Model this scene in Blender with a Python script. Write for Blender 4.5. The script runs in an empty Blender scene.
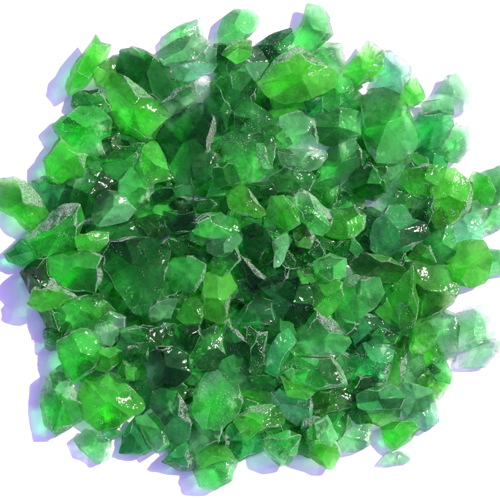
# Heap of crushed green glass in hard sunlight on a white sheet, seen from straight above.
# One unit of the outline tables below is half a millimetre on the ground.
import bpy, math
import numpy as np
from mathutils import Vector

S = 0.0005                       # metres per outline unit
CX = CY = 250.0
CAM_H = 3000.0                   # camera height in outline units
SUN_DIR = Vector((1.0, 0.60, 1.15)).normalized()     # towards the sun

SHARDS = """
95,35 100,44 110,45 106,56 96,69 86,84 69,95 66,86 72,69 86,49|B|0|36|bright green splinter standing upright at the heap's upper left with a long violet shadow
95,71 109,62 119,60 121,77 112,86 99,83|Y|1|12|small pale yellowish shard squeezed between the upright splinter and the dark speckled lump
119,54 133,50 144,54 160,64 169,72 176,87 172,95 161,97 148,91 127,78 117,68|D|2|24|dark green lump sprinkled with white specks, above the big shard with a silver ridge
111,75 126,80 150,95 164,111 164,122 154,136 144,139 119,129 110,105 107,85|B|3|26|big clear green shard at upper left with a silver ridge along its top
74,93 98,90 110,106 107,118 80,114 70,106|D|0|16|deep green shard lying just below the foot of the upright splinter
57,127 82,109 100,111 110,113 107,132 100,149 87,154 75,150 65,139|E|2|28|mossy grainy shard at the upper left edge, resting over a glowing green lump
44,160 60,138 75,151 86,155 82,176 62,185 48,181|B|0|30|glowing plain green lump at the left rim, under the mossy grainy shard
33,182 45,177 62,185 76,178 68,202 50,212 38,198|T|0|14|dark teal shard low in the gap beside the streaked shard at the left border
-5,181 15,178 30,186 40,200 48,214 47,220 31,233 15,216 -4,206|B|0|24|streaky bright green shard cut by the left border of the photo
63,206 70,184 78,170 82,168 95,174 117,184 116,191 103,197 100,208 97,216 80,220 66,212|D|2|22|broad olive green shard at left with a crumbly silver right corner
100,198 107,193 122,196 133,210 126,218 100,224 94,218|L|3|16|clear angular piece with bright white creases beside the broad olive shard
101,158 118,149 142,146 137,160 117,177 109,175|E|3|16|light green wedge with one straight crease, left of the glowing streak piece
105,142 118,135 119,148 108,152|O|3|10|little brownish crumb of sparkling glass under the mossy grainy shard
122,182 135,167 145,166 152,178 147,200 132,207 121,195|E|3|18|smooth green blade with a frosted right tip, below the light creased wedge
141,150 155,142 167,158 172,178 161,191 151,182 143,165|B|3|20|glowing emerald piece with a bright curved streak, left of the big dark slab
152,136 176,116 194,103 202,105 217,118 212,135 204,170 189,182 176,182 170,170 161,152|D|4|26|big dark green slab in the upper left with a silver line down its right side
154,195 170,188 192,185 197,191 191,197 172,201 156,203|D|4|10|thin flat dark chip with a pale outline, just below the big dark slab
170,205 180,197 211,200 216,204 212,209 195,211 176,210|D|5|10|narrow finger of dark glass with a white crusted tip pointing right
131,212 154,198 172,207 176,213 165,221 145,222|E|2|14|green shard half buried under the narrow finger and the thin flat chip
166,214 193,214 193,226 177,231 168,225|D|3|12|dark chip with silver flecks between the narrow finger and the oval disc
141,220 155,217 167,220 172,235 162,242 150,235|O|3|14|olive chip with a silvery front, touching the top of the kite shaped slab
190,225 203,215 220,213 238,222 243,229 226,238 208,238 195,233|E|5|13|oval disc of pale lined green glass near the middle of the heap
208,238 223,238 238,234 243,238 231,250 218,255 209,251|L|4|14|pale mint piece peeking out under the lower edge of the oval disc
228,200 232,187 244,186 254,197 265,214 258,217 242,214 230,208|Y|5|16|smooth rounded olive pebble with a pale rim, above the oval disc
246,185 273,184 277,190 273,196 258,197|D|4|12|short dark slab with a sparkling top, touching the rounded olive pebble
224,138 237,131 250,134 271,137 273,142 273,152 270,169 256,180 242,184 230,170 225,152|E|4|24|large clear green block with a silver top edge, carrying a sharp sliver
257,144 263,144 271,167 266,173 258,159|L|6|7|sharp clear sliver lying on the large clear block
235,113 240,107 250,102 262,110 276,121 268,129 252,132 237,127|D|4|18|dark peaked shard with a silver crest, above the large clear block
227,93 233,74 248,77 255,85 252,100 248,110 238,110 229,105|D|3|24|dark green upright chunk with a rough silver right flank, near the top
256,91 268,90 271,107 263,112 255,100|D|2|16|small dark cube tucked left of the small plain green bar
207,102 217,91 226,104 232,120 222,129 208,114|D|1|18|dark narrow shard in the gap right of the big dark slab's top corner
230,66 238,54 255,50 265,64 260,78 250,81 233,76|L|1|18|pale green mound under the small knobbly bit at the top
227,54 237,43 248,44 248,53 236,60|B|2|12|small knobbly bright bit below the round yellowish shard at the top
219,32 224,19 235,10 250,10 258,19 254,30 243,40 230,45 220,41|P|0|17|round yellowish shard lying alone on white at the top of the heap
255,49 270,36 290,29 294,38 285,54 270,62 260,55|T|0|14|flat teal shard with a dark end at the top, beside the pale triangular shard
308,5 319,7 328,17 332,34 319,46 309,52 297,47 294,35 303,22|P|0|22|topmost pale green triangular shard with a violet shadow on its left
260,83 278,60 294,51 300,49 315,60 336,75 334,82 322,91 307,97 285,101 271,95|Y|3|26|large yellow green lump with a brown silvery right half, near the top
270,100 303,99 306,109 290,115 273,116|B|2|14|small plain green bar under the large yellow green lump
312,54 321,47 339,47 342,64 335,74 322,68|P|1|16|small pale cube just below the topmost pale triangular shard
323,102 337,77 352,82 358,87 345,98 330,108|G|1|16|even green shard between the yellow green lump and the small sparkling cube
346,72 357,59 368,46 380,54 380,68 371,78 352,84|B|2|22|small grass green cube with a silver striped front, at the top right
329,109 342,97 357,95 364,102 362,112 345,113|H|2|12|small dark triangular chip touching the left edge of the facetted block
379,82 381,56 390,54 407,67 407,78 400,90 390,85|M|1|20|pale teal pyramid with a speckled dark right side, at the top right
364,102 374,87 388,84 395,90 402,100 411,120 416,137 412,152 398,160 378,160 370,148 364,125|G|3|28|big facetted block at upper right with pale triangular faces and speckled lower half
402,92 414,81 420,91 422,100 413,103 404,102|B|1|14|small grass green chip right of the facetted block's top corner
430,101 446,78 456,75 471,106 470,111 450,110|C|0|16|nearly clear shard with a green right rim, outermost at the upper right
423,104 447,101 450,112 430,114|L|1|10|low green strip in front of the nearly clear shard with the green rim
417,129 422,116 450,113 450,125 441,140 420,149|T|2|20|teal cube with a pale window face and dark rim, upper right
415,155 440,139 446,153 442,167 425,163|T|1|16|dark teal piece directly under the teal cube with the pale window
441,143 457,124 472,131 472,145 457,162 446,161|P|0|16|very pale washed out shard right of the teal cube on white
403,180 408,173 428,167 442,169 436,189 425,198 412,191|B|2|18|grass green shard with a brown crusted top, left of the ribbed yellow piece
382,170 408,160 413,168 404,180 400,196 383,192|L|1|14|pale mint fragment just below the facetted block
434,190 448,167 458,177 469,186 467,205 464,210 452,220 437,224 431,212|Y|2|24|ribbed yellow green piece with white glints, on the right side
470,190 475,176 487,181 492,191 489,201 477,203 470,198|B|1|14|round glossy green bead near the right border
478,176 502,165 508,190 496,204 484,204|P|0|10|very pale flat shard at the right border behind the round glossy bead
465,208 476,204 482,212 478,222 466,220|L|1|12|small dull green nugget below the round glossy bead
481,226 490,209 503,205 508,222 490,233|P|0|10|pale shard with a white middle at the right border, above the faint mint one
457,226 475,214 480,223 479,240 465,243 455,236|M|1|18|spiky teal piece with a pale blue face, above the shiny yellow ball
449,262 459,246 480,243 489,258 486,278 470,284 455,280|Y|2|26|ball like yellow green lump with shiny facets at the right edge
486,250 503,251 508,272 490,276|P|0|10|faint mint shard at the right border beside the ball like lump
428,236 437,228 450,229 453,248 450,260 433,261 428,250|H|2|20|squarish dark green block left of the ball like yellow lump
411,258 417,247 428,248 433,261 420,265|B|3|12|small bright green nub at the lower right of the big frosted shard
411,208 418,198 430,200 431,211 425,223 415,218|H|3|14|small dark chip touching the upper right of the big frosted shard
371,248 372,232 375,222 390,207 404,206 412,220 425,224 429,234 412,247 395,255 380,257|F|5|24|big dark frosted shard right of centre with a white bottom edge
374,214 380,200 395,193 410,198 407,209 390,210|G|2|14|dull green fragment above the big frosted shard
412,264 430,263 447,272 456,290 449,303 432,316 414,325 408,300|O|3|28|dark olive wedge at right with a thick silver crust along its upper edge
400,282 412,266 417,300 412,325 401,328 398,300|B|4|20|vivid green upright slab leaning against the dark olive wedge
377,314 388,300 400,290 402,310 398,324 385,320|B|3|18|vivid green slope at the left foot of the upright slab
349,260 362,255 390,260 402,270 402,278 382,282 357,273|O|3|16|brownish angular shard below the big frosted shard
344,282 356,275 380,279 383,292 374,306 352,320 338,318 336,310|G|4|22|smooth clear green piece with a bright lower left corner, right of centre
314,287 327,282 341,284 342,297 336,306 327,315 315,308|B|4|18|small squarish mossy nugget right of the very dark block
278,284 300,278 313,286 310,310 300,328 282,322 274,305|D|4|24|very dark block near the centre with a silver right edge
315,263 330,255 345,260 344,275 330,280 317,273|G|4|16|small bumpy green nugget above the squarish mossy nugget
295,193 299,188 315,198 332,216 330,228 322,235 309,230 299,215|G|5|20|long slanting green brick right of centre with a silver upper edge
265,200 283,197 293,208 298,223 288,229 273,220|B|4|16|emerald triangular face leaning left of the slanting brick
328,235 333,211 354,208 364,216 362,228 350,238|B|4|18|bright green shard with a silver dusted top, right of the slanting brick
332,194 344,192 370,202 372,210 350,211 334,206|H|5|12|dark crested strip with sparkles, above the silver dusted bright shard
310,187 322,166 330,149 342,139 354,141 361,152 360,168 347,178 330,188|G|5|24|large curved green shard like a bent thumb, upper right of centre
343,186 358,168 372,166 383,180 385,192 375,200 358,196|H|5|20|dark rounded lump with silver dots at the right end of the bent thumb shard
314,145 318,110 330,110 357,113 363,118 362,132 345,140 332,147|G|4|18|speckled rectangular slab with a silver top edge, above the bent thumb shard
362,137 370,140 374,160 364,165 358,150|H|2|14|dark strip in the gap left of the facetted block's lower half
281,118 304,111 315,120 315,147 300,150 282,146|L|4|18|pale green chunk with a silver banded top, left of the speckled rectangular slab
276,151 300,150 324,150 327,157 317,168 297,171 285,166|L|5|14|pale wide bar lying right of the large clear block
272,180 285,168 305,170 313,178 308,189 280,190|G|3|14|green shard under the pale wide bar
305,102 322,98 322,112 308,116|T|0|10|greyish teal fragment low in the gap under the yellow green lump's right end
5,254 22,239 35,247 40,260 22,266 9,261|T|0|22|dark teal drop shaped piece sticking out at the left edge
29,237 50,219 62,209 77,208 80,218 75,233 72,245 60,255 38,256|E|2|30|sparkling green lump at the left edge with a jagged silver rim
77,238 92,233 107,233 107,241 97,250 80,249|B|4|14|small bright green block left of the kite shaped slab's top corner
21,273 37,260 47,258 48,273 57,285 33,296|D|0|38|dark green flank piece at the left rim, under the rounded slab
46,260 62,254 87,252 100,258 100,273 93,290 68,288 55,283 46,268|E|3|28|rounded slab with a pale outline, left of the kite shaped slab
32,302 37,290 50,282 62,290 73,297 58,305 42,308|Y|2|26|yellowish arched piece at the left rim under the rounded slab
58,312 75,302 100,297 110,305 95,327 75,332 54,330|E|2|18|long dull green piece left of centre with a white streak, below the yellowish arched piece
37,308 55,306 62,315 58,328 48,324|D|1|30|dark shard at the left rim under the yellowish arched piece
103,253 111,241 131,238 154,240 171,245 167,265 159,295 152,310 136,313 123,295 104,272|D|5|26|largest dark kite shaped slab left of centre with a silver right edge
148,312 157,301 177,300 170,318 152,321|L|5|12|clear little shard with white lines at the lower tip of the kite shaped slab
178,317 186,301 202,296 204,312 199,323 187,324|B|4|16|olive green pebble left of the bright lime figure shaped piece
203,290 205,274 218,265 228,271 238,284 231,296 229,305 226,318 216,328 205,328 204,310|Y|6|20|bright lime figure shaped piece standing out at the centre
238,317 248,303 259,296 272,301 273,312 278,326 260,328 243,326|F|6|18|frosty clear pyramid with a silver outline, at the centre right of the lime piece
166,270 174,260 194,258 204,265 202,278 194,290 174,290|E|4|16|dark green piece with a silver stripe, right of the kite shaped slab
243,230 255,225 265,230 268,243 258,258 248,253|D|4|16|dark arched piece right of the oval disc
273,243 285,233 291,240 283,260 276,272|L|5|12|clear narrow splinter with a white foot, right of the dark arched piece
238,253 250,263 260,273 268,278 270,288 255,290 245,280|D|5|14|dark sloping strip with a silvery crust, above the frosty clear pyramid
262,285 275,276 300,270 314,274 312,284 290,284 272,294|D|3|14|dark flat shard behind the top of the very dark block
295,232 306,226 313,236 309,247 298,245|O|4|14|small brown tinted chip left of the lower end of the slanting brick
336,248 352,238 360,250 348,262 338,260|H|3|14|dark shard below the silver dusted bright shard
299,272 312,268 315,280 303,282|B|4|10|tiny emerald chip above the very dark block
175,327 198,324 202,344 194,350 172,342|D|4|16|dark brownish piece with a silver right corner, below the olive pebble
141,364 156,347 172,347 187,355 190,375 179,385 154,387 143,380|K|5|22|darkest rounded lump below left of centre, nearly black
128,331 143,326 167,331 157,345 135,342|D|5|10|flat dark chip with crossing silver lines, above the darkest lump
129,348 146,343 146,360 132,365|D|4|14|small dark block at the left side of the darkest lump
95,325 110,313 124,318 123,332 111,345 100,340|L|4|14|clear greyish piece with a silver lower edge, below left of the kite slab
94,312 103,303 112,311 108,322 98,324|B|3|12|round bright green knob beside the clear greyish piece
93,360 100,352 118,347 122,357 106,370 97,368|B|4|14|bright claw like piece above the big glowing lump at lower left
118,377 124,362 133,368 133,379 122,381|B|4|12|tiny bright chip with a brown sparkle, left of the darkest lump
61,342 82,332 96,337 100,349 95,365 80,375 69,382 65,362|E|2|30|rounded mottled green shard at the lower left rim, above the glowing lump
42,392 48,377 60,373 70,384 80,402 81,420 70,427 56,435 45,425 41,405|G|0|26|green block at the lower left corner of the heap with a wide violet shadow
52,376 60,370 68,380 63,389 55,386|L|2|9|small silver crusted crumb on top of the lower left corner block
80,398 88,380 108,376 120,383 135,396 142,405 140,410 125,418 115,425 100,428 86,418|B|3|26|big glowing grass green lump at lower left with a pointed right corner
104,428 116,420 119,433 108,437|T|1|10|tiny teal chip under the big glowing lump
72,437 86,430 110,440 110,452 106,463 96,463 82,450|P|0|14|pale lime slice lying on white at the lower left
120,452 126,431 137,417 148,435 154,449 140,454|T|0|16|dark teal triangular shard at the bottom left rim
139,418 153,411 164,420 167,442 157,448 146,436|G|2|18|soft green rounded piece left of the dark heart shaped shard
152,398 159,391 176,393 182,402 191,420 187,438 179,444 169,435 161,418 152,407|F|4|20|dark heart shaped shard with a white outline, near the bottom
163,462 174,450 188,441 195,458 195,471 178,470|T|0|16|teal green shard at the bottom rim under the dark heart shaped shard
118,384 133,373 150,388 152,402 142,410|D|2|14|dark teal shard behind the pointed corner of the big glowing lump
195,472 202,460 225,454 236,460 231,480 215,489 200,485|P|0|20|lowest pale mint shard at the bottom with ring ripples
198,457 203,447 223,448 229,455 204,464|B|2|12|light green knobbly strip above the lowest pale mint shard
195,390 205,375 225,372 236,385 241,400 238,410 221,428 203,426 194,412|G|4|26|big green block near the bottom with a white glare on its face
189,428 200,420 218,428 215,441 198,450|L|2|16|light green piece below the big block with the white glare
235,422 250,408 275,405 284,412 283,422 263,430 245,439 238,435|B|4|20|smooth loaf shaped green bar at the bottom centre
223,449 232,428 240,436 263,432 265,446 240,458|T|1|16|blue green piece under the smooth loaf shaped bar
263,441 288,431 300,436 296,453 288,465 280,466 266,451|G|0|22|dark rippled shard at the bottom rim right of the loaf shaped bar
273,393 288,386 300,390 311,400 310,420 298,424 284,414|M|4|20|pale teal ribbed chunk with white glare stripes, right of the loaf shaped bar
239,388 258,378 274,390 270,402 252,408|B|3|14|olive green piece with gold sparkle above the loaf shaped bar
218,366 240,353 252,370 250,390 238,388 225,374|G|3|14|even green sheet between the two upper blocks left of the dark pillar
203,332 216,326 223,337 224,362 213,370 192,367 190,358|E|4|18|green wing shaped piece below the bright lime figure
225,324 238,332 249,347 243,357 229,352|D|5|14|dark leaf shaped blade with a silver edge, below the frosty pyramid
250,345 258,334 267,333 267,367 256,377 249,370|D|5|16|dark upright pillar with a silver line, below the frosty pyramid
266,372 271,347 278,335 288,329 296,341 283,362 278,377|T|6|18|glossy blue green pillar with bright reflections, right of the dark pillar
250,377 263,376 284,383 272,392 256,386|D|4|10|thin dark strip with a silver edge at the foot of the two pillars
297,334 317,311 334,322 344,330 351,343 342,354 307,353 294,348|G|5|22|roof shaped clear green block with a bright glowing base, below the very dark block
285,367 297,357 332,357 342,372 346,384 315,388 302,382|G|5|20|wide green block with a silver flecked top, under the roof shaped block
280,376 295,385 316,390 306,398 288,394|B|4|10|bright green rim piece under the wide silver flecked block
345,372 357,352 372,335 397,339 392,355 384,380 350,382|T|4|24|large dark teal shard at lower right below a crusted silver strip
372,335 380,328 398,334 395,343 378,343|H|5|8|crusted silver strip along the top of the large dark teal shard
354,330 362,317 387,319 402,330 378,334 358,344|T|1|14|greyish green shard in the hollow above the large dark teal shard
388,385 396,345 405,337 408,348 405,375 397,390|B|5|16|capsule shaped bright green piece standing upright at the lower right
411,340 415,330 427,323 435,334 430,348 415,356|B|4|18|gem like green chip with a dark silvery front facet, lower right
406,355 420,357 425,377 422,392 406,387|L|2|16|plain mint green slab right of the upright capsule
420,355 435,345 443,357 430,369|B|2|14|leafy green chip below the gem like chip
430,368 442,360 450,374 448,381 437,378|H|3|12|small blackish chip at the lower right rim
422,380 432,372 449,380 435,397 425,392|Y|2|14|lime chip under the small blackish chip at the lower right rim
424,320 437,310 455,317 455,337 452,357 440,350 430,335|L|2|18|long glittering green piece left of the pale mint shard at right
457,337 467,312 480,309 495,330 482,340 461,347|P|1|14|pale mint triangular shard at the right edge with a dark outer rim
460,348 482,339 500,341 497,352 485,366 460,366|C|0|12|whitest clear shard at the right edge, under the pale mint triangular one
405,410 430,398 435,420 425,428 408,422|M|1|12|pale mint flat shard at the lower right corner of the heap
405,387 428,392 432,402 410,412 403,402|L|2|14|plain green slab above the pale mint flat shard, lower right
357,395 377,388 390,385 405,395 400,408 370,411 359,407|F|5|16|frosted clear slab with speckled face at lower right, below the large teal shard
358,408 380,409 402,407 402,420 385,426 366,420|B|4|14|green wedge glowing under the frosted clear slab
382,428 398,422 412,422 419,429 410,440 393,450 386,442|B|0|20|bright facetted shard at the bottom right rim of the heap
349,402 357,390 362,410 369,421 358,422 350,414|H|3|14|dark curved strip left of the frosted clear slab
337,440 352,425 369,422 368,442 357,448 340,449|L|1|18|mint shard with a pale foot at the bottom rim, right of the dark egg
325,423 332,410 348,412 347,425 337,437|H|3|18|dark egg shaped nugget near the bottom right
318,425 326,420 335,437 330,442 320,436|L|1|12|small pale sliver left of the dark egg shaped nugget
309,455 312,435 320,432 337,448 339,457 332,469 320,464|Y|0|22|lime lump lying at the bottom rim with a violet shadow
311,395 347,388 349,405 332,412 315,417|O|3|16|brownish green slab above the dark egg shaped nugget
378,465 388,453 403,452 411,458 405,463 390,465|C|0|6|almost invisible clear flake lying apart on white at the lower right
158,48 169,36 194,24 198,21 199,36 182,39 167,48|P|1|14|pale feather shaped shard at the top left of the topmost group
161,54 179,42 197,37 205,43 194,57 179,61 166,62|L|2|16|shell like green shard with a dark upper rim, below the feather shaped one
164,62 189,63 214,65 209,71 187,78 172,75|M|1|12|flat fan shaped mint shard under the shell like shard
190,59 204,45 216,50 215,64 205,66|C|0|12|colourless clear shard glaring white beside the shell like shard
161,110 176,93 191,88 193,100 175,117|L|2|16|light mint piece between the silver ridge shard and the big dark slab
191,88 201,78 210,82 207,97 197,99|C|2|12|clear silvery crumb above the top of the big dark slab
118,132 126,130 144,140 143,148 121,148|D|2|12|dark flat shard under the lower edge of the silver ridge shard
84,222 105,222 130,216 145,232 140,240 112,242 107,232 90,232|D|1|16|dark green band in the hollow above the kite shaped slab
"""

scene = bpy.context.scene
coll = scene.collection

# ------------------------------------------------------------------ materials
def nd(nt, typ, loc=(0, 0), **kw):
    n = nt.nodes.new(typ)
    n.location = loc
    for k, v in kw.items():
        setattr(n, k, v)
    return n

def glass_material(name, trans, thin=19.0, frost=0.07, clear=0.45, rough=0.015, face_shade=0.30):
    """trans: colour of light after `thin` units of this glass."""
    m = bpy.data.materials.new(name)
    m.use_nodes = True
    nt = m.node_tree
    nt.nodes.clear()
    lk = nt.links.new
    out = nd(nt, 'ShaderNodeOutputMaterial')
    tc = nd(nt, 'ShaderNodeTexCoord')
    info = nd(nt, 'ShaderNodeObjectInfo')
    att = nd(nt, 'ShaderNodeAttribute', attribute_name='edge')
    # offset the texture for every shard
    add = nd(nt, 'ShaderNodeVectorMath', operation='ADD')
    sc = nd(nt, 'ShaderNodeVectorMath', operation='SCALE')
    comb = nd(nt, 'ShaderNodeCombineXYZ')
    lk(info.outputs['Random'], comb.inputs[0]); lk(info.outputs['Random'], comb.inputs[2])
    lk(comb.outputs[0], sc.inputs[0]); sc.inputs['Scale'].default_value = 3.0
    lk(tc.outputs['Object'], add.inputs[0]); lk(sc.outputs[0], add.inputs[1])
    P = add.outputs[0]
    # chipped zone, also painting the pale highlight line along edges, broken by noise
    n1 = nd(nt, 'ShaderNodeTexNoise'); n1.inputs['Scale'].default_value = 130.0; n1.inputs['Detail'].default_value = 2.0
    lk(P, n1.inputs['Vector'])
    mul = nd(nt, 'ShaderNodeMath', operation='MULTIPLY'); lk(att.outputs['Fac'], mul.inputs[0]); lk(n1.outputs['Fac'], mul.inputs[1])
    chip = nd(nt, 'ShaderNodeMapRange'); chip.inputs['From Min'].default_value = 0.20; chip.inputs['From Max'].default_value = 0.40
    lk(mul.outputs[0], chip.inputs['Value'])
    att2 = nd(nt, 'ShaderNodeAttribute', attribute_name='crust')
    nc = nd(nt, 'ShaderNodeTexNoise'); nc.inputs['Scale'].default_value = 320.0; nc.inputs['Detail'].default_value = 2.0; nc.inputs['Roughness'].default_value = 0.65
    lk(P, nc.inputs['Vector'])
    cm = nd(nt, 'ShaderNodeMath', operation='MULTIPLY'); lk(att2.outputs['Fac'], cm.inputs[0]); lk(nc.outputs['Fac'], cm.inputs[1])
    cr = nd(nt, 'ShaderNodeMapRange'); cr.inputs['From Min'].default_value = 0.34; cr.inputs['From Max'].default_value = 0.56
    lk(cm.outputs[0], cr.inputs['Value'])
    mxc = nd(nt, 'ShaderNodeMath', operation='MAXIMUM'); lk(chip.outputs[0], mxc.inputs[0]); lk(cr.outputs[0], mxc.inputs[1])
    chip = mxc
    # grains: crushed powder sitting on faces and edges
    vo = nd(nt, 'ShaderNodeTexVoronoi'); vo.inputs['Scale'].default_value = 1150.0
    lk(P, vo.inputs['Vector'])
    n2 = nd(nt, 'ShaderNodeTexNoise'); n2.inputs['Scale'].default_value = 220.0; n2.inputs['Detail'].default_value = 1.0
    lk(P, n2.inputs['Vector'])
    thr = nd(nt, 'ShaderNodeMapRange'); thr.inputs['From Min'].default_value = 0.34; thr.inputs['From Max'].default_value = 0.66
    thr.inputs['To Min'].default_value = 0.03; thr.inputs['To Max'].default_value = 0.27
    gv = nd(nt, 'ShaderNodeMath', operation='MULTIPLY_ADD'); lk(info.outputs['Random'], gv.inputs[0]); gv.inputs[1].default_value = -0.22
    lk(n2.outputs['Fac'], gv.inputs[2]); lk(gv.outputs[0], thr.inputs['Value'])
    thr2 = nd(nt, 'ShaderNodeMath', operation='MULTIPLY_ADD'); lk(chip.outputs[0], thr2.inputs[0]); thr2.inputs[1].default_value = 0.22
    lk(thr.outputs[0], thr2.inputs[2])
    grain = nd(nt, 'ShaderNodeMath', operation='LESS_THAN'); lk(vo.outputs['Distance'], grain.inputs[0]); lk(thr2.outputs[0], grain.inputs[1])
    # bump: soft waves everywhere, sugar roughness on the chipped zone
    w = nd(nt, 'ShaderNodeTexNoise'); w.inputs['Scale'].default_value = 210.0; w.inputs['Detail'].default_value = 2.5
    lk(P, w.inputs['Vector'])
    b1 = nd(nt, 'ShaderNodeBump'); b1.inputs['Strength'].default_value = 0.55; b1.inputs['Distance'].default_value = 0.0011
    lk(w.outputs['Fac'], b1.inputs['Height'])
    f = nd(nt, 'ShaderNodeTexNoise'); f.inputs['Scale'].default_value = 2100.0; f.inputs['Detail'].default_value = 2.0; f.inputs['Roughness'].default_value = 0.7
    lk(P, f.inputs['Vector'])
    b2 = nd(nt, 'ShaderNodeBump'); b2.inputs['Distance'].default_value = 0.0009
    cs = nd(nt, 'ShaderNodeMath', operation='MULTIPLY_ADD'); lk(chip.outputs[0], cs.inputs[0]); cs.inputs[1].default_value = 0.8; cs.inputs[2].default_value = 0.05
    lk(cs.outputs[0], b2.inputs['Strength']); lk(f.outputs['Fac'], b2.inputs['Height']); lk(b1.outputs[0], b2.inputs['Normal'])
    # clear body: refraction plus straight transmission (lets the sun reach into the heap)
    rf = nd(nt, 'ShaderNodeBsdfRefraction'); rf.inputs['IOR'].default_value = 1.48; rf.inputs['Color'].default_value = (1, 1, 1, 1)
    rr = nd(nt, 'ShaderNodeMath', operation='MULTIPLY_ADD'); lk(chip.outputs[0], rr.inputs[0]); rr.inputs[1].default_value = 0.15; rr.inputs[2].default_value = rough
    lk(rr.outputs[0], rf.inputs['Roughness']); lk(b2.outputs[0], rf.inputs['Normal'])
    go = nd(nt, 'ShaderNodeBsdfGlossy'); go.inputs['Color'].default_value = (1, 1, 1, 1); go.inputs['Roughness'].default_value = 0.07
    lk(b2.outputs[0], go.inputs['Normal'])
    fr = nd(nt, 'ShaderNodeFresnel'); fr.inputs['IOR'].default_value = 1.48; lk(b2.outputs[0], fr.inputs['Normal'])
    fs = nd(nt, 'ShaderNodeMath', operation='POWER'); lk(fr.outputs[0], fs.inputs[0]); fs.inputs[1].default_value = 1.2
    gl = nd(nt, 'ShaderNodeMixShader'); lk(fs.outputs[0], gl.inputs[0]); lk(rf.outputs[0], gl.inputs[1]); lk(go.outputs[0], gl.inputs[2])
    tr = nd(nt, 'ShaderNodeBsdfTransparent')
    mx = nd(nt, 'ShaderNodeMixShader'); mx.inputs[0].default_value = clear
    lk(gl.outputs[0], mx.inputs[1]); lk(tr.outputs[0], mx.inputs[2])
    # random faces and mottle tinted dark, painting in the contrast of refracted light
    fa = nd(nt, 'ShaderNodeAttribute', attribute_name='facet')
    f2 = nd(nt, 'ShaderNodeMath', operation='MULTIPLY'); lk(fa.outputs['Fac'], f2.inputs[0]); f2.inputs[1].default_value = 7.13
    f3 = nd(nt, 'ShaderNodeMath', operation='FRACT'); lk(f2.outputs[0], f3.inputs[0])
    fv_ = nd(nt, 'ShaderNodeMapRange'); fv_.inputs['From Min'].default_value = 0.22; fv_.inputs['From Max'].default_value = 0.45
    fv_.inputs['To Min'].default_value = face_shade; fv_.inputs['To Max'].default_value = 1.0
    lk(f3.outputs[0], fv_.inputs['Value'])
    cn = nd(nt, 'ShaderNodeMapRange'); cn.inputs['From Min'].default_value = 0.41; cn.inputs['From Max'].default_value = 0.48
    cn.inputs['To Min'].default_value = 0.6 + 0.4 * face_shade; cn.inputs['To Max'].default_value = 1.0
    lk(nc.outputs['Fac'], cn.inputs['Value'])
    fm_ = nd(nt, 'ShaderNodeMath', operation='MULTIPLY'); lk(fv_.outputs[0], fm_.inputs[0]); lk(cn.outputs[0], fm_.inputs[1])
    tcol = nd(nt, 'ShaderNodeMixRGB'); lk(fm_.outputs[0], tcol.inputs[0])
    tcol.inputs[1].default_value = (0.10 * trans[0], 0.25 * trans[1], 0.10 * trans[2], 1); tcol.inputs[2].default_value = (1, 1, 1, 1)
    lk(tcol.outputs[0], tr.inputs['Color']); lk(tcol.outputs[0], rf.inputs['Color'])
    # frosted skin scatters the sun through the piece
    tl = nd(nt, 'ShaderNodeBsdfTranslucent'); tl.inputs['Color'].default_value = tuple(min(1, 1.05 * c ** 0.8) for c in trans) + (1,)
    lk(b2.outputs[0], tl.inputs['Normal'])
    # base frost; random faces get a brighter skin painted as if sunlit, streaked
    lit_face = nd(nt, 'ShaderNodeMapRange'); lit_face.inputs['From Min'].default_value = 0.50; lit_face.inputs['From Max'].default_value = 0.80
    lk(fa.outputs['Fac'], lit_face.inputs['Value'])
    pm = nd(nt, 'ShaderNodeMapRange'); pm.inputs['From Min'].default_value = 0.45; pm.inputs['From Max'].default_value = 0.55
    pm.inputs['To Min'].default_value = 0.82; pm.inputs['To Max'].default_value = 1.15
    lk(n1.outputs['Fac'], pm.inputs['Value'])
    fb = nd(nt, 'ShaderNodeMath', operation='MULTIPLY_ADD'); lk(lit_face.outputs[0], fb.inputs[0]); fb.inputs[1].default_value = 0.28; fb.inputs[2].default_value = frost * 0.6
    ff = nd(nt, 'ShaderNodeMath', operation='MULTIPLY'); lk(fb.outputs[0], ff.inputs[0]); lk(pm.outputs[0], ff.inputs[1])
    sk = nd(nt, 'ShaderNodeBsdfDiffuse')
    sc2 = nd(nt, 'ShaderNodeMixRGB'); lk(lit_face.outputs[0], sc2.inputs[0])
    sc2.inputs[1].default_value = tuple(min(0.95, 0.95 * c) for c in trans) + (1,)
    sc2.inputs[2].default_value = (0.02 + 0.74 * trans[0], min(0.98, 0.04 + trans[1] ** 1.4), 0.03 + 0.77 * trans[2], 1)  # bright skin colour of the painted sunlit faces
    lk(sc2.outputs[0], sk.inputs['Color'])
    lk(b2.outputs[0], sk.inputs['Normal'])
    ms = nd(nt, 'ShaderNodeMixShader'); ms.inputs[0].default_value = 0.5
    lk(tl.outputs[0], ms.inputs[1]); lk(sk.outputs[0], ms.inputs[2])
    mf = nd(nt, 'ShaderNodeMixShader'); lk(ff.outputs[0], mf.inputs[0])
    lk(mx.outputs[0], mf.inputs[1]); lk(ms.outputs[0], mf.inputs[2])
    # glass powder grains
    df = nd(nt, 'ShaderNodeBsdfPrincipled'); df.inputs['Base Color'].default_value = (0.62, 0.66, 0.58, 1); df.inputs['Roughness'].default_value = 0.25
    lk(b2.outputs[0], df.inputs['Normal'])
    gs = nd(nt, 'ShaderNodeMath', operation='MULTIPLY'); lk(grain.outputs[0], gs.inputs[0]); gs.inputs[1].default_value = 0.38
    mg = nd(nt, 'ShaderNodeMixShader'); lk(gs.outputs[0], mg.inputs[0]); lk(mf.outputs[0], mg.inputs[1]); lk(df.outputs[0], mg.inputs[2])
    # crushed fracture faces and painted edge highlights: pale, glinting, rough
    cb = nd(nt, 'ShaderNodeBsdfPrincipled'); cb.inputs['Roughness'].default_value = 0.28
    rc = nd(nt, 'ShaderNodeValToRGB')
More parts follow.
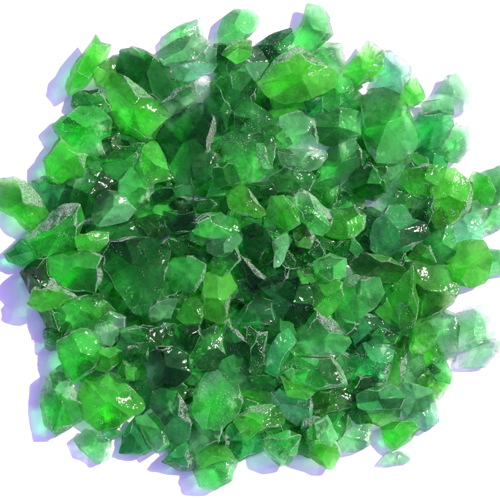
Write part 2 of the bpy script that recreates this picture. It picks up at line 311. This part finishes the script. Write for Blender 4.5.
    rc.color_ramp.elements[0].position = 0.46; rc.color_ramp.elements[0].color = (0.05, 0.20, 0.06, 1)
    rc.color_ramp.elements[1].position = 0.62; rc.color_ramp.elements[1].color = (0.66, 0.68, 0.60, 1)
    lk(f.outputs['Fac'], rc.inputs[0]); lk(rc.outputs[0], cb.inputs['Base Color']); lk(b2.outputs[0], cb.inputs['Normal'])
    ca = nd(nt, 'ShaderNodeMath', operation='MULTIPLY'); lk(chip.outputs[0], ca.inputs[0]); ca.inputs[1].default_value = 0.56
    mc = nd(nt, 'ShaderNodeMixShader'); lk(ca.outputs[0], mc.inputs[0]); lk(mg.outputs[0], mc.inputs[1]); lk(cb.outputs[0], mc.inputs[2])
    lk(mc.outputs[0], out.inputs['Surface'])
    # body colour by absorption
    sig = [-math.log(max(1e-3, t)) / (thin * S) for t in trans]
    dens = max(sig) * 1.02
    va = nd(nt, 'ShaderNodeVolumeAbsorption')
    va.inputs['Color'].default_value = tuple(1 - s / dens for s in sig) + (1,)
    va.inputs['Density'].default_value = dens
    lk(va.outputs[0], out.inputs['Volume'])
    return m

MATS = {
 'E': glass_material('emerald_glass', (0.13, 0.95, 0.13), frost=0.10),
 'G': glass_material('lit_emerald_glass', (0.20, 0.96, 0.22), face_shade=0.36, frost=0.11),  # emerald lightened to imitate overexposure at the right, top and bottom
 'B': glass_material('grass_green_glass', (0.16, 0.98, 0.09), face_shade=0.45, frost=0.20),
 'D': glass_material('bottle_green_glass', (0.045, 0.55, 0.06), frost=0.06),
 'H': glass_material('deep_green_glass', (0.06, 0.70, 0.08), frost=0.07),  # bottle green lightened to paint in the brighter light at right
 'K': glass_material('blackish_green_glass', (0.02, 0.26, 0.03), frost=0.04),
 'L': glass_material('light_green_glass', (0.34, 0.98, 0.38), face_shade=0.5, frost=0.10),
 'P': glass_material('pale_green_glass', (0.27, 0.97, 0.30), face_shade=0.55, frost=0.12),
 'C': glass_material('clear_glass', (0.46, 0.98, 0.50), face_shade=0.75, frost=0.06),
 'T': glass_material('teal_glass', (0.12, 0.88, 0.24)),
 'M': glass_material('pale_teal_glass', (0.32, 0.97, 0.50), face_shade=0.5, frost=0.10),
 'Y': glass_material('yellow_green_glass', (0.21, 0.98, 0.09), face_shade=0.45, frost=0.22),
 'O': glass_material('olive_glass', (0.17, 0.74, 0.09)),
 'F': glass_material('frosted_green_glass', (0.14, 0.80, 0.22), frost=0.12, rough=0.06),
}

def ground_material():
    m = bpy.data.materials.new('white_sheet')
    m.use_nodes = True
    nt = m.node_tree
    b = nt.nodes['Principled BSDF']
    b.inputs['Roughness'].default_value = 0.8
    b.inputs['Specular IOR Level'].default_value = 0.2
    tc = nd(nt, 'ShaderNodeTexCoord')
    n = nd(nt, 'ShaderNodeTexNoise'); n.inputs['Scale'].default_value = 18.0; n.inputs['Detail'].default_value = 4.0
    nt.links.new(tc.outputs['Object'], n.inputs['Vector'])
    r = nd(nt, 'ShaderNodeValToRGB')
    r.color_ramp.elements[0].color = (0.92, 0.80, 0.92, 1); r.color_ramp.elements[1].color = (0.95, 0.84, 0.94, 1)
    nt.links.new(n.outputs['Fac'], r.inputs[0]); nt.links.new(r.outputs[0], b.inputs['Base Color'])
    return m

# ------------------------------------------------------------------ geometry helpers
def icosphere(level):
    t = (1 + 5 ** 0.5) / 2
    v = np.array([(-1,t,0),(1,t,0),(-1,-t,0),(1,-t,0),(0,-1,t),(0,1,t),(0,-1,-t),(0,1,-t),(t,0,-1),(t,0,1),(-t,0,-1),(-t,0,1)], float)
    f = np.array([(0,11,5),(0,5,1),(0,1,7),(0,7,10),(0,10,11),(1,5,9),(5,11,4),(11,10,2),(10,7,6),(7,1,8),(3,9,4),(3,4,2),(3,2,6),(3,6,8),(3,8,9),(4,9,5),(2,4,11),(6,2,10),(8,6,7),(9,8,1)])
    v /= np.linalg.norm(v, axis=1)[:, None]
    for _ in range(level):
        e = np.sort(np.concatenate([f[:, [0,1]], f[:, [1,2]], f[:, [2,0]]]), axis=1)
        u, inv = np.unique(e, axis=0, return_inverse=True)
        inv = inv.reshape(-1)
        mid = v[u[:, 0]] + v[u[:, 1]]
        mid /= np.linalg.norm(mid, axis=1)[:, None]
        n = len(f); base = len(v)
        a, b, c = inv[:n] + base, inv[n:2*n] + base, inv[2*n:] + base
        v = np.concatenate([v, mid])
        f = np.concatenate([np.stack([f[:,0], a, c], 1), np.stack([f[:,1], b, a], 1), np.stack([f[:,2], c, b], 1), np.stack([a, b, c], 1)])
    return v, f

ICO = {k: icosphere(k) for k in (3, 4, 5)}

def vnoise(p, seed):
    """smooth value noise in [-1,1], one lattice cell per unit"""
    i = np.floor(p).astype(np.int64); f = p - i
    f = f * f * (3 - 2 * f)
    def h(a):
        x = (a[:,0] * 374761393 + a[:,1] * 668265263 + a[:,2] * 2147483647 + seed * 1274126177) & 0xffffffff
        x = ((x ^ (x >> 13)) * 1274126177) & 0xffffffff
        x = x ^ (x >> 16)
        return (x & 0xffff) / 32767.5 - 1
    r = 0
    for dx in (0, 1):
        for dy in (0, 1):
            for dz in (0, 1):
                wgt = (f[:,0] if dx else 1 - f[:,0]) * (f[:,1] if dy else 1 - f[:,1]) * (f[:,2] if dz else 1 - f[:,2])
                r = r + wgt * h(i + np.array([dx, dy, dz]))
    return r

def hull(pts):
    pts = sorted(map(tuple, pts))
    def half(ps):
        o = []
        for p in ps:
            while len(o) > 1 and (o[-1][0]-o[-2][0])*(p[1]-o[-2][1]) - (o[-1][1]-o[-2][1])*(p[0]-o[-2][0]) <= 0:
                o.pop()
            o.append(p)
        return o
    a, b = half(pts), half(pts[::-1])
    return np.array(a[:-1] + b[:-1])

def polar_radius(poly, th):
    """distance from the origin to a star-shaped outline in directions th"""
    R = np.full(len(th), 1e9)
    dx, dy = np.cos(th), np.sin(th)
    for k in range(len(poly)):
        a, b = poly[k], poly[(k + 1) % len(poly)]
        e = b - a
        den = dx * e[1] - dy * e[0]
        den = np.where(np.abs(den) < 1e-9, 1e-9, den)
        t = (a[0] * e[1] - a[1] * e[0]) / den
        s = (a[0] * dy - a[1] * dx) / den
        ok = (t > 0) & (s >= -1e-6) & (s <= 1 + 1e-6)
        R = np.where(ok & (t < R), t, R)
    return R

def area_centroid(p):
    x, y = p[:,0], p[:,1]; x2, y2 = np.roll(x, -1), np.roll(y, -1)
    cr = x * y2 - x2 * y; A = cr.sum() / 2
    return abs(A), np.array([((x + x2) * cr).sum(), ((y + y2) * cr).sum()]) / (6 * A)

def shard_mesh(name, poly, h2, rng, level, slope=(0, 0), crust_p=0.38):
    """broken-glass lump: outline `poly` (centred, outline units), thickness h2."""
    h = h2 / 2
    hp = hull(poly)
    N, D, CR = [], [], []
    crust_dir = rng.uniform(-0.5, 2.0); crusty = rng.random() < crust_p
    zeq = h * rng.uniform(-0.45, 0.15)
    for k in range(len(hp)):
        a, b = hp[k], hp[(k + 1) % len(hp)]
        e = b - a
        if np.hypot(*e) < 1e-6: continue
        n2 = np.array([e[1], -e[0]]) / np.hypot(*e)
        d = n2 @ a
        for sgn in (1, -1):
            t = rng.uniform(0.10, 0.7) if sgn > 0 else rng.uniform(0.05, 0.5)
            if sgn > 0:
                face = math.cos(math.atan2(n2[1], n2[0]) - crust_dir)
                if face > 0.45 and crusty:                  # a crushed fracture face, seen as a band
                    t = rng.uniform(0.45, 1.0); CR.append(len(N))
            n = np.array([n2[0], n2[1], sgn * t])
            N.append(n); D.append(n2 @ a + sgn * t * zeq)
    ext = np.hypot(*hp.T).mean()
    a0 = rng.uniform(0, 2 * math.pi)
    nt_ = rng.integers(3, 6); ntop = len(N)
    for k in range(nt_):                                    # top facets
        an = a0 + (k + rng.uniform(-0.3, 0.3)) * 2 * math.pi / nt_
        tl = rng.uniform(0.10, 0.95) * min(1, h * 1.9 / ext)
        n = np.array([math.cos(an) * tl, math.sin(an) * tl, 1.0])
        N.append(n); D.append(h * rng.uniform(0.70, 1.0))
    for k in range(4):                                      # underside
        an = a0 + k * 1.6 + rng.uniform(0, 1.0); tl = rng.uniform(0.1, 0.9) * min(1, h * 1.9 / ext)
        n = np.array([math.cos(an) * tl, math.sin(an) * tl, -1.0])
        N.append(n); D.append(h * rng.uniform(0.85, 1.0))
    for k in range(rng.integers(2, 5) + (2 if ext > 18 else 0)):   # knocked-off corners on the upper rim
        c = hp[rng.integers(len(hp))]
        n = np.array([c[0], c[1], 0.0]); n /= np.hypot(*c) + 1e-6
        n[2] = rng.uniform(0.9, 1.8)
        N.append(n); D.append((np.hypot(*c) * rng.uniform(0.72, 0.9) + n[2] * h * rng.uniform(0.6, 0.8)))
    N = np.array(N); D = np.maximum(np.array(D), 0.12 * h)
    q, F = ICO[level]
    # stretch the sample directions to the shard's own extents
    cov = np.cov(hp.T); w, V = np.linalg.eigh(cov)
    w = np.sqrt(np.maximum(w, 1e-3)); w = w / w.mean() * ext
    x = np.empty_like(q)
    x[:, :2] = (q[:, :2] * w) @ V.T
    x[:, 2] = q[:, 2] * h
    if np.linalg.det(V) < 0:
        F = F[:, ::-1]
    # two passes: re-sample so that vertices spread evenly
    G = np.maximum((x @ N.T) / D, 0)
    # every facet is a little hollow or wavy, as conchoidal fracture is
    seed = int(rng.integers(1 << 20))
    p = rng.choice([60, 90, 120, 150])
    g = (G ** p).sum(1) ** (1 / p)
    P = x / g[:, None]
    srt = np.sort(G, axis=1)
    e = srt[:, -2] / srt[:, -1]
    top2 = np.argsort(G, axis=1)[:, -2:]
    istop = np.zeros(len(D), bool); istop[ntop:ntop + nt_] = True
    both = istop[top2].all(1)
    width = rng.uniform(0.05, 0.10)
    edge = np.clip(1 - (1 - e) / width, 0, 1) * np.where(both, 0.2, 1.0)
    GP = G ** 20
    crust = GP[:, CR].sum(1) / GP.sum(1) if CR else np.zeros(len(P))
    s = max(6.0, ext * 0.8)
    disp = 0.055 * ext * vnoise(P / s + 7.3, seed) + 0.028 * ext * vnoise(P / (s * 0.4), seed + 1)
    if rng.random() < 0.45:                                 # ripple rings of a conchoidal break
        k = rng.integers(len(P)); c0 = P[k] * 1.1
        dd = np.linalg.norm(P - c0, axis=1)
        lam = rng.uniform(3.2, 6.5)
        disp += 0.19 * np.sin(2 * math.pi * dd / lam + vnoise(P / 9, seed + 5)) * np.exp(-(dd / (0.9 * ext)) ** 2)
    fine = vnoise(P / 1.7, seed + 2) + 0.6 * vnoise(P / 0.9, seed + 3)
    rag = np.maximum(edge * 0.8, crust)
    disp += edge * (0.28 * fine - 0.3) + crust * 0.45 * fine + 0.03 * fine
    nrm = P / np.array([ext ** 2, ext ** 2, h ** 2])
    nrm /= np.linalg.norm(nrm, axis=1)[:, None]
    P = P + nrm * disp[:, None]
    # bring the silhouette onto the outline, dents included
    th = np.arctan2(P[:, 1], P[:, 0]); rad = np.hypot(P[:, 0], P[:, 1])
    nb = 120
    bi = ((th + math.pi) / (2 * math.pi) * nb).astype(int) % nb
    mxr = np.zeros(nb); np.maximum.at(mxr, bi, rad)
    mxr = np.where(mxr <= 0, mxr.max(), mxr)
    mxr = np.maximum(mxr, 0.5 * (np.roll(mxr, 1) + np.roll(mxr, -1)) * 0.95)
    bt = (np.arange(nb) + 0.5) / nb * 2 * math.pi - math.pi
    rt = polar_radius(poly, bt); rt = np.where(rt > 1e8, mxr, rt)
    q_ = np.clip(rt / mxr, 0.6, 1.6)
    q_ = 0.7 * q_ + 0.15 * (np.roll(q_, 1) + np.roll(q_, -1))
    sc_ = np.interp(th, bt, q_, period=2 * math.pi)
    flat = np.clip(rad / (0.55 * ext), 0, 1)
    P[:, :2] *= (1.03 * (1 + (sc_ - 1) * flat))[:, None]
    # crushed rims with painted edge highlight, stronger in a band mostly facing the sun
    an = rng.uniform(-0.6, 1.9)
    band = 0.5 + 0.5 * ((P[:, 0] * math.cos(an) + P[:, 1] * math.sin(an)) / ext) + 0.25 * vnoise(P / (ext * 0.7), seed + 9)
    edge = edge * np.clip(0.45 + 1.1 * band, 0.45, 1.0) * np.clip(1.0 + P[:, 2] / h, 0.2, 1)
    P[:, 2] += P[:, 0] * slope[0] + P[:, 1] * slope[1]
    fv = rng.random(len(D)); facet = fv[np.argmax(G, axis=1)]
    me = bpy.data.meshes.new(name)
    me.vertices.add(len(P)); me.vertices.foreach_set('co', (P * S).astype(np.float32).ravel())
    me.loops.add(F.size); me.loops.foreach_set('vertex_index', F.astype(np.int32).ravel())
    me.polygons.add(len(F)); me.polygons.foreach_set('loop_start', np.arange(0, F.size, 3, dtype=np.int32))
    me.polygons.foreach_set('use_smooth', np.ones(len(F), bool))
    me.update(calc_edges=True)
    at = me.attributes.new('edge', 'FLOAT', 'POINT'); at.data.foreach_set('value', edge.astype(np.float32))
    at = me.attributes.new('crust', 'FLOAT', 'POINT'); at.data.foreach_set('value', np.clip(crust, 0, 1).astype(np.float32))
    at = me.attributes.new('facet', 'FLOAT', 'POINT'); at.data.foreach_set('value', facet.astype(np.float32))
    return me, P

# ------------------------------------------------------------------ the heap
HM0 = -30; HMN = 560
height = np.zeros((HMN, HMN)); cover = np.zeros((HMN, HMN), bool)
gx, gy = np.meshgrid(np.arange(HMN) + HM0 + 0.5, np.arange(HMN) + HM0 + 0.5)

def inside(poly):
    r = np.zeros(gx.shape, bool)
    for k in range(len(poly)):
        (x1, y1), (x2, y2) = poly[k], poly[(k + 1) % len(poly)]
        if y1 == y2: continue
        c = ((gy >= y1) != (gy >= y2)) & (gx < (x2 - x1) * (gy - y1) / (y2 - y1) + x1)
        r ^= c
    return r

def grow(poly, d):
    """push an outline outwards by d and break its straight sides a little"""
    if ((poly[:,0]*np.roll(poly[:,1],-1) - np.roll(poly[:,0],-1)*poly[:,1]).sum()) < 0: poly = poly[::-1]
    e = np.roll(poly, -1, 0) - poly
    n = np.stack([e[:,1], -e[:,0]], 1) / (np.hypot(*e.T)[:, None] + 1e-6)
    v = n + np.roll(n, 1, 0)
    v /= np.maximum((v * n).sum(1), 0.7)[:, None]
    return poly + v * d

def roughen(poly, rng):
    out = []
    for k in range(len(poly)):
        a, b = poly[k], poly[(k + 1) % len(poly)]
        e = b - a; L = np.hypot(*e)
        out.append(a)
        if L > 7:
            n = np.array([e[1], -e[0]]) / L
            m = 2 if L > 16 else 1
            for j in range(m):
                s = (j + 1) / (m + 1) + rng.uniform(-0.1, 0.1)
                out.append(a + e * s + n * rng.uniform(-0.05, 0.06) * L)
    return np.array(out)

GROUP = 'crushed green glass shards in the heap'
def place(poly, col, thick, label, group, seed, sink=0.0):
    rng = np.random.default_rng(seed)
    poly = roughen(poly, rng)
    A, c = area_centroid(poly)
    m = inside(poly)
    hh = height[m]
    xs, ys = gx[m] - c[0], gy[m] - c[1]
    M = np.stack([np.ones(len(xs)), xs, ys], 1)
    sol, *_ = np.linalg.lstsq(M, hh, rcond=None)
    lim = 0.34
    s0, s1 = np.clip(sol[1] * 0.6, -lim, lim), np.clip(sol[2] * 0.6, -lim, lim)
    res = hh - (s0 * xs + s1 * ys)
    base = max(0.3, np.quantile(res, 0.62) - sink)
    zmin = (s0 * xs + s1 * ys).min()
    base = max(base, 0.3 - zmin * 0.7)
    zc = base + thick / 2
    k = 1 - zc / CAM_H                       # stands a little nearer the axis than it looks from above
    local = (poly - c) * np.array([1, -1]) * k
    if area_centroid(local)[0] and ((local[:,0]*np.roll(local[:,1],-1) - np.roll(local[:,0],-1)*local[:,1]).sum() < 0):
        local = local[::-1]
    ext = np.hypot(*local.T).mean()
    level = 5 if ext > 10 else 4
    me, P = shard_mesh('glass_shard', local, thick, rng, level, (s0, -s1))
    o = bpy.data.objects.new('glass_shard', me)
    lo = P[:, 2].min()
    z = max(zc, 0.25 - lo)
    o.location = ((c[0] - CX) * k * S, -(c[1] - CY) * k * S, z * S)
    me.materials.append(MATS[col])
    o['label'] = label; o['category'] = 'glass shard'; o['group'] = group
    coll.objects.link(o)
    r = np.hypot(xs, ys) / max(ext, 1)
    prof = thick * np.clip(1.15 - 0.45 * r, 0.4, 1.0)
    height[m] = np.maximum(hh, base + s0 * xs + s1 * ys + prof)
    cover[m] = True
    return o

rows = []
for ln in SHARDS.strip().splitlines():
    pts, col, lay, th, lab = ln.split('|')
    poly = np.array([[float(a) for a in p.split(',')] for p in pts.split()])
    poly = grow(poly, {0: 1.2, 1: 3.5, 2: 3.8, 3: 2.8, 4: 1.8, 5: 1.0, 6: 0.6}[int(lay)])
    rows.append((int(lay), poly, col, float(th), lab))

# which ground is not reached by any outline: shards buried at the bottom fill the core
union = np.zeros_like(cover)
for r in rows: union |= inside(r[1])
rg = np.random.default_rng(5)
core = ((gx - 243) / 212) ** 2 + ((gy - 255) / 202) ** 2 < 1
gap = core & ~union
bur = 0
order = rg.permutation(np.argwhere(gap).shape[0])
cand = np.argwhere(gap)[order]
for (iy, ix) in cand:
    if bur >= 120: break
    if not gap[iy, ix]: continue
    x, y = gx[iy, ix], gy[iy, ix]
    rad = rg.uniform(14, 21); n = rg.integers(6, 9); a0 = rg.uniform(0, 6.28)
    an = a0 + (np.arange(n) + rg.uniform(-0.3, 0.3, n)) * 2 * math.pi / n
    el = rg.uniform(0.65, 1.0); ro = rg.uniform(0, 3.14)
    px, py = rad * np.cos(an), rad * el * np.sin(an)
    poly = np.stack([x + px * math.cos(ro) - py * math.sin(ro), y + px * math.sin(ro) + py * math.cos(ro)], 1)
    d = math.hypot((x - 243) / 200, (y - 258) / 195)
    place(poly, ('D', 'H', 'H', 'E', 'E', 'G')[rg.integers(6)], rg.uniform(14, 20), 'buried green shard glimpsed only in gaps between upper pieces', 'buried shards glimpsed in gaps of the heap', 9000 + bur)
    gap &= ~inside(poly)
    bur += 1

for idx, (lay, poly, col, th, lab) in sorted(enumerate(rows), key=lambda t: t[1][0]):
    place(poly, col, th * (1.25 if lay == 0 else 1.0), lab, GROUP, 100 + idx + (1000 if 'facetted block' in lab else 0), sink=2.5)
print('shards', len(rows), 'buried', bur, 'max height', height.max())

# ------------------------------------------------------------------ the sheet below
me = bpy.data.meshes.new('ground')
g = 4.0
me.from_pydata([(-g, -g, 0), (g, -g, 0), (g, g, 0), (-g, g, 0)], [], [(0, 1, 2, 3)])
gr = bpy.data.objects.new('ground', me); coll.objects.link(gr)
me.materials.append(ground_material()); gr['kind'] = 'structure'
gr['label'] = 'plain white sheet in bright sun under the glass heap'

# ------------------------------------------------------------------ light
w = bpy.data.worlds.new('World'); scene.world = w; w.use_nodes = True
nt = w.node_tree; bg = nt.nodes['Background']
sky = nt.nodes.new('ShaderNodeTexSky'); sky.sky_type = 'NISHITA'; sky.sun_disc = False
sky.sun_elevation = math.asin(SUN_DIR.z); sky.sun_rotation = math.atan2(SUN_DIR.x, SUN_DIR.y)
tint = nt.nodes.new('ShaderNodeMixRGB'); tint.blend_type = 'MULTIPLY'; tint.inputs[0].default_value = 1.0
tint.inputs[2].default_value = (2.15, 1.25, 2.0, 1)      # the camera's white balance turns skylight violet
nt.links.new(sky.outputs[0], tint.inputs[1]); nt.links.new(tint.outputs[0], bg.inputs[0]); bg.inputs[1].default_value = 0.15
sl = bpy.data.lights.new('sun', 'SUN'); sl.energy = 5.0; sl.angle = math.radians(0.5); sl.color = (1.0, 0.97, 0.90)
so = bpy.data.objects.new('sun', sl); coll.objects.link(so)
so.rotation_euler = SUN_DIR.to_track_quat('Z', 'Y').to_euler(); so.location = SUN_DIR * 2

# ------------------------------------------------------------------ camera
cam = bpy.data.cameras.new('camera'); co = bpy.data.objects.new('camera', cam); coll.objects.link(co)
co.location = (0, 0, CAM_H * S); cam.sensor_width = 36
cam.angle = 2 * math.atan(250.0 / CAM_H)
cam.clip_start = 0.05; cam.clip_end = 50
scene.camera = co

scene.render.engine = 'CYCLES'
cy = scene.cycles
cy.max_bounces = 11; cy.transmission_bounces = 11; cy.transparent_max_bounces = 14; cy.glossy_bounces = 6; cy.diffuse_bounces = 4; cy.volume_bounces = 0
cy.caustics_reflective = False; cy.caustics_refractive = True
cy.blur_glossy = 0.3; cy.sample_clamp_indirect = 6.0
cy.use_denoising = True; cy.use_adaptive_sampling = True; cy.adaptive_threshold = 0.05; cy.adaptive_min_samples = 24
scene.view_settings.view_transform = 'Standard'; scene.view_settings.look = 'None'
scene.view_settings.exposure = 0.0; scene.view_settings.gamma = 1.0
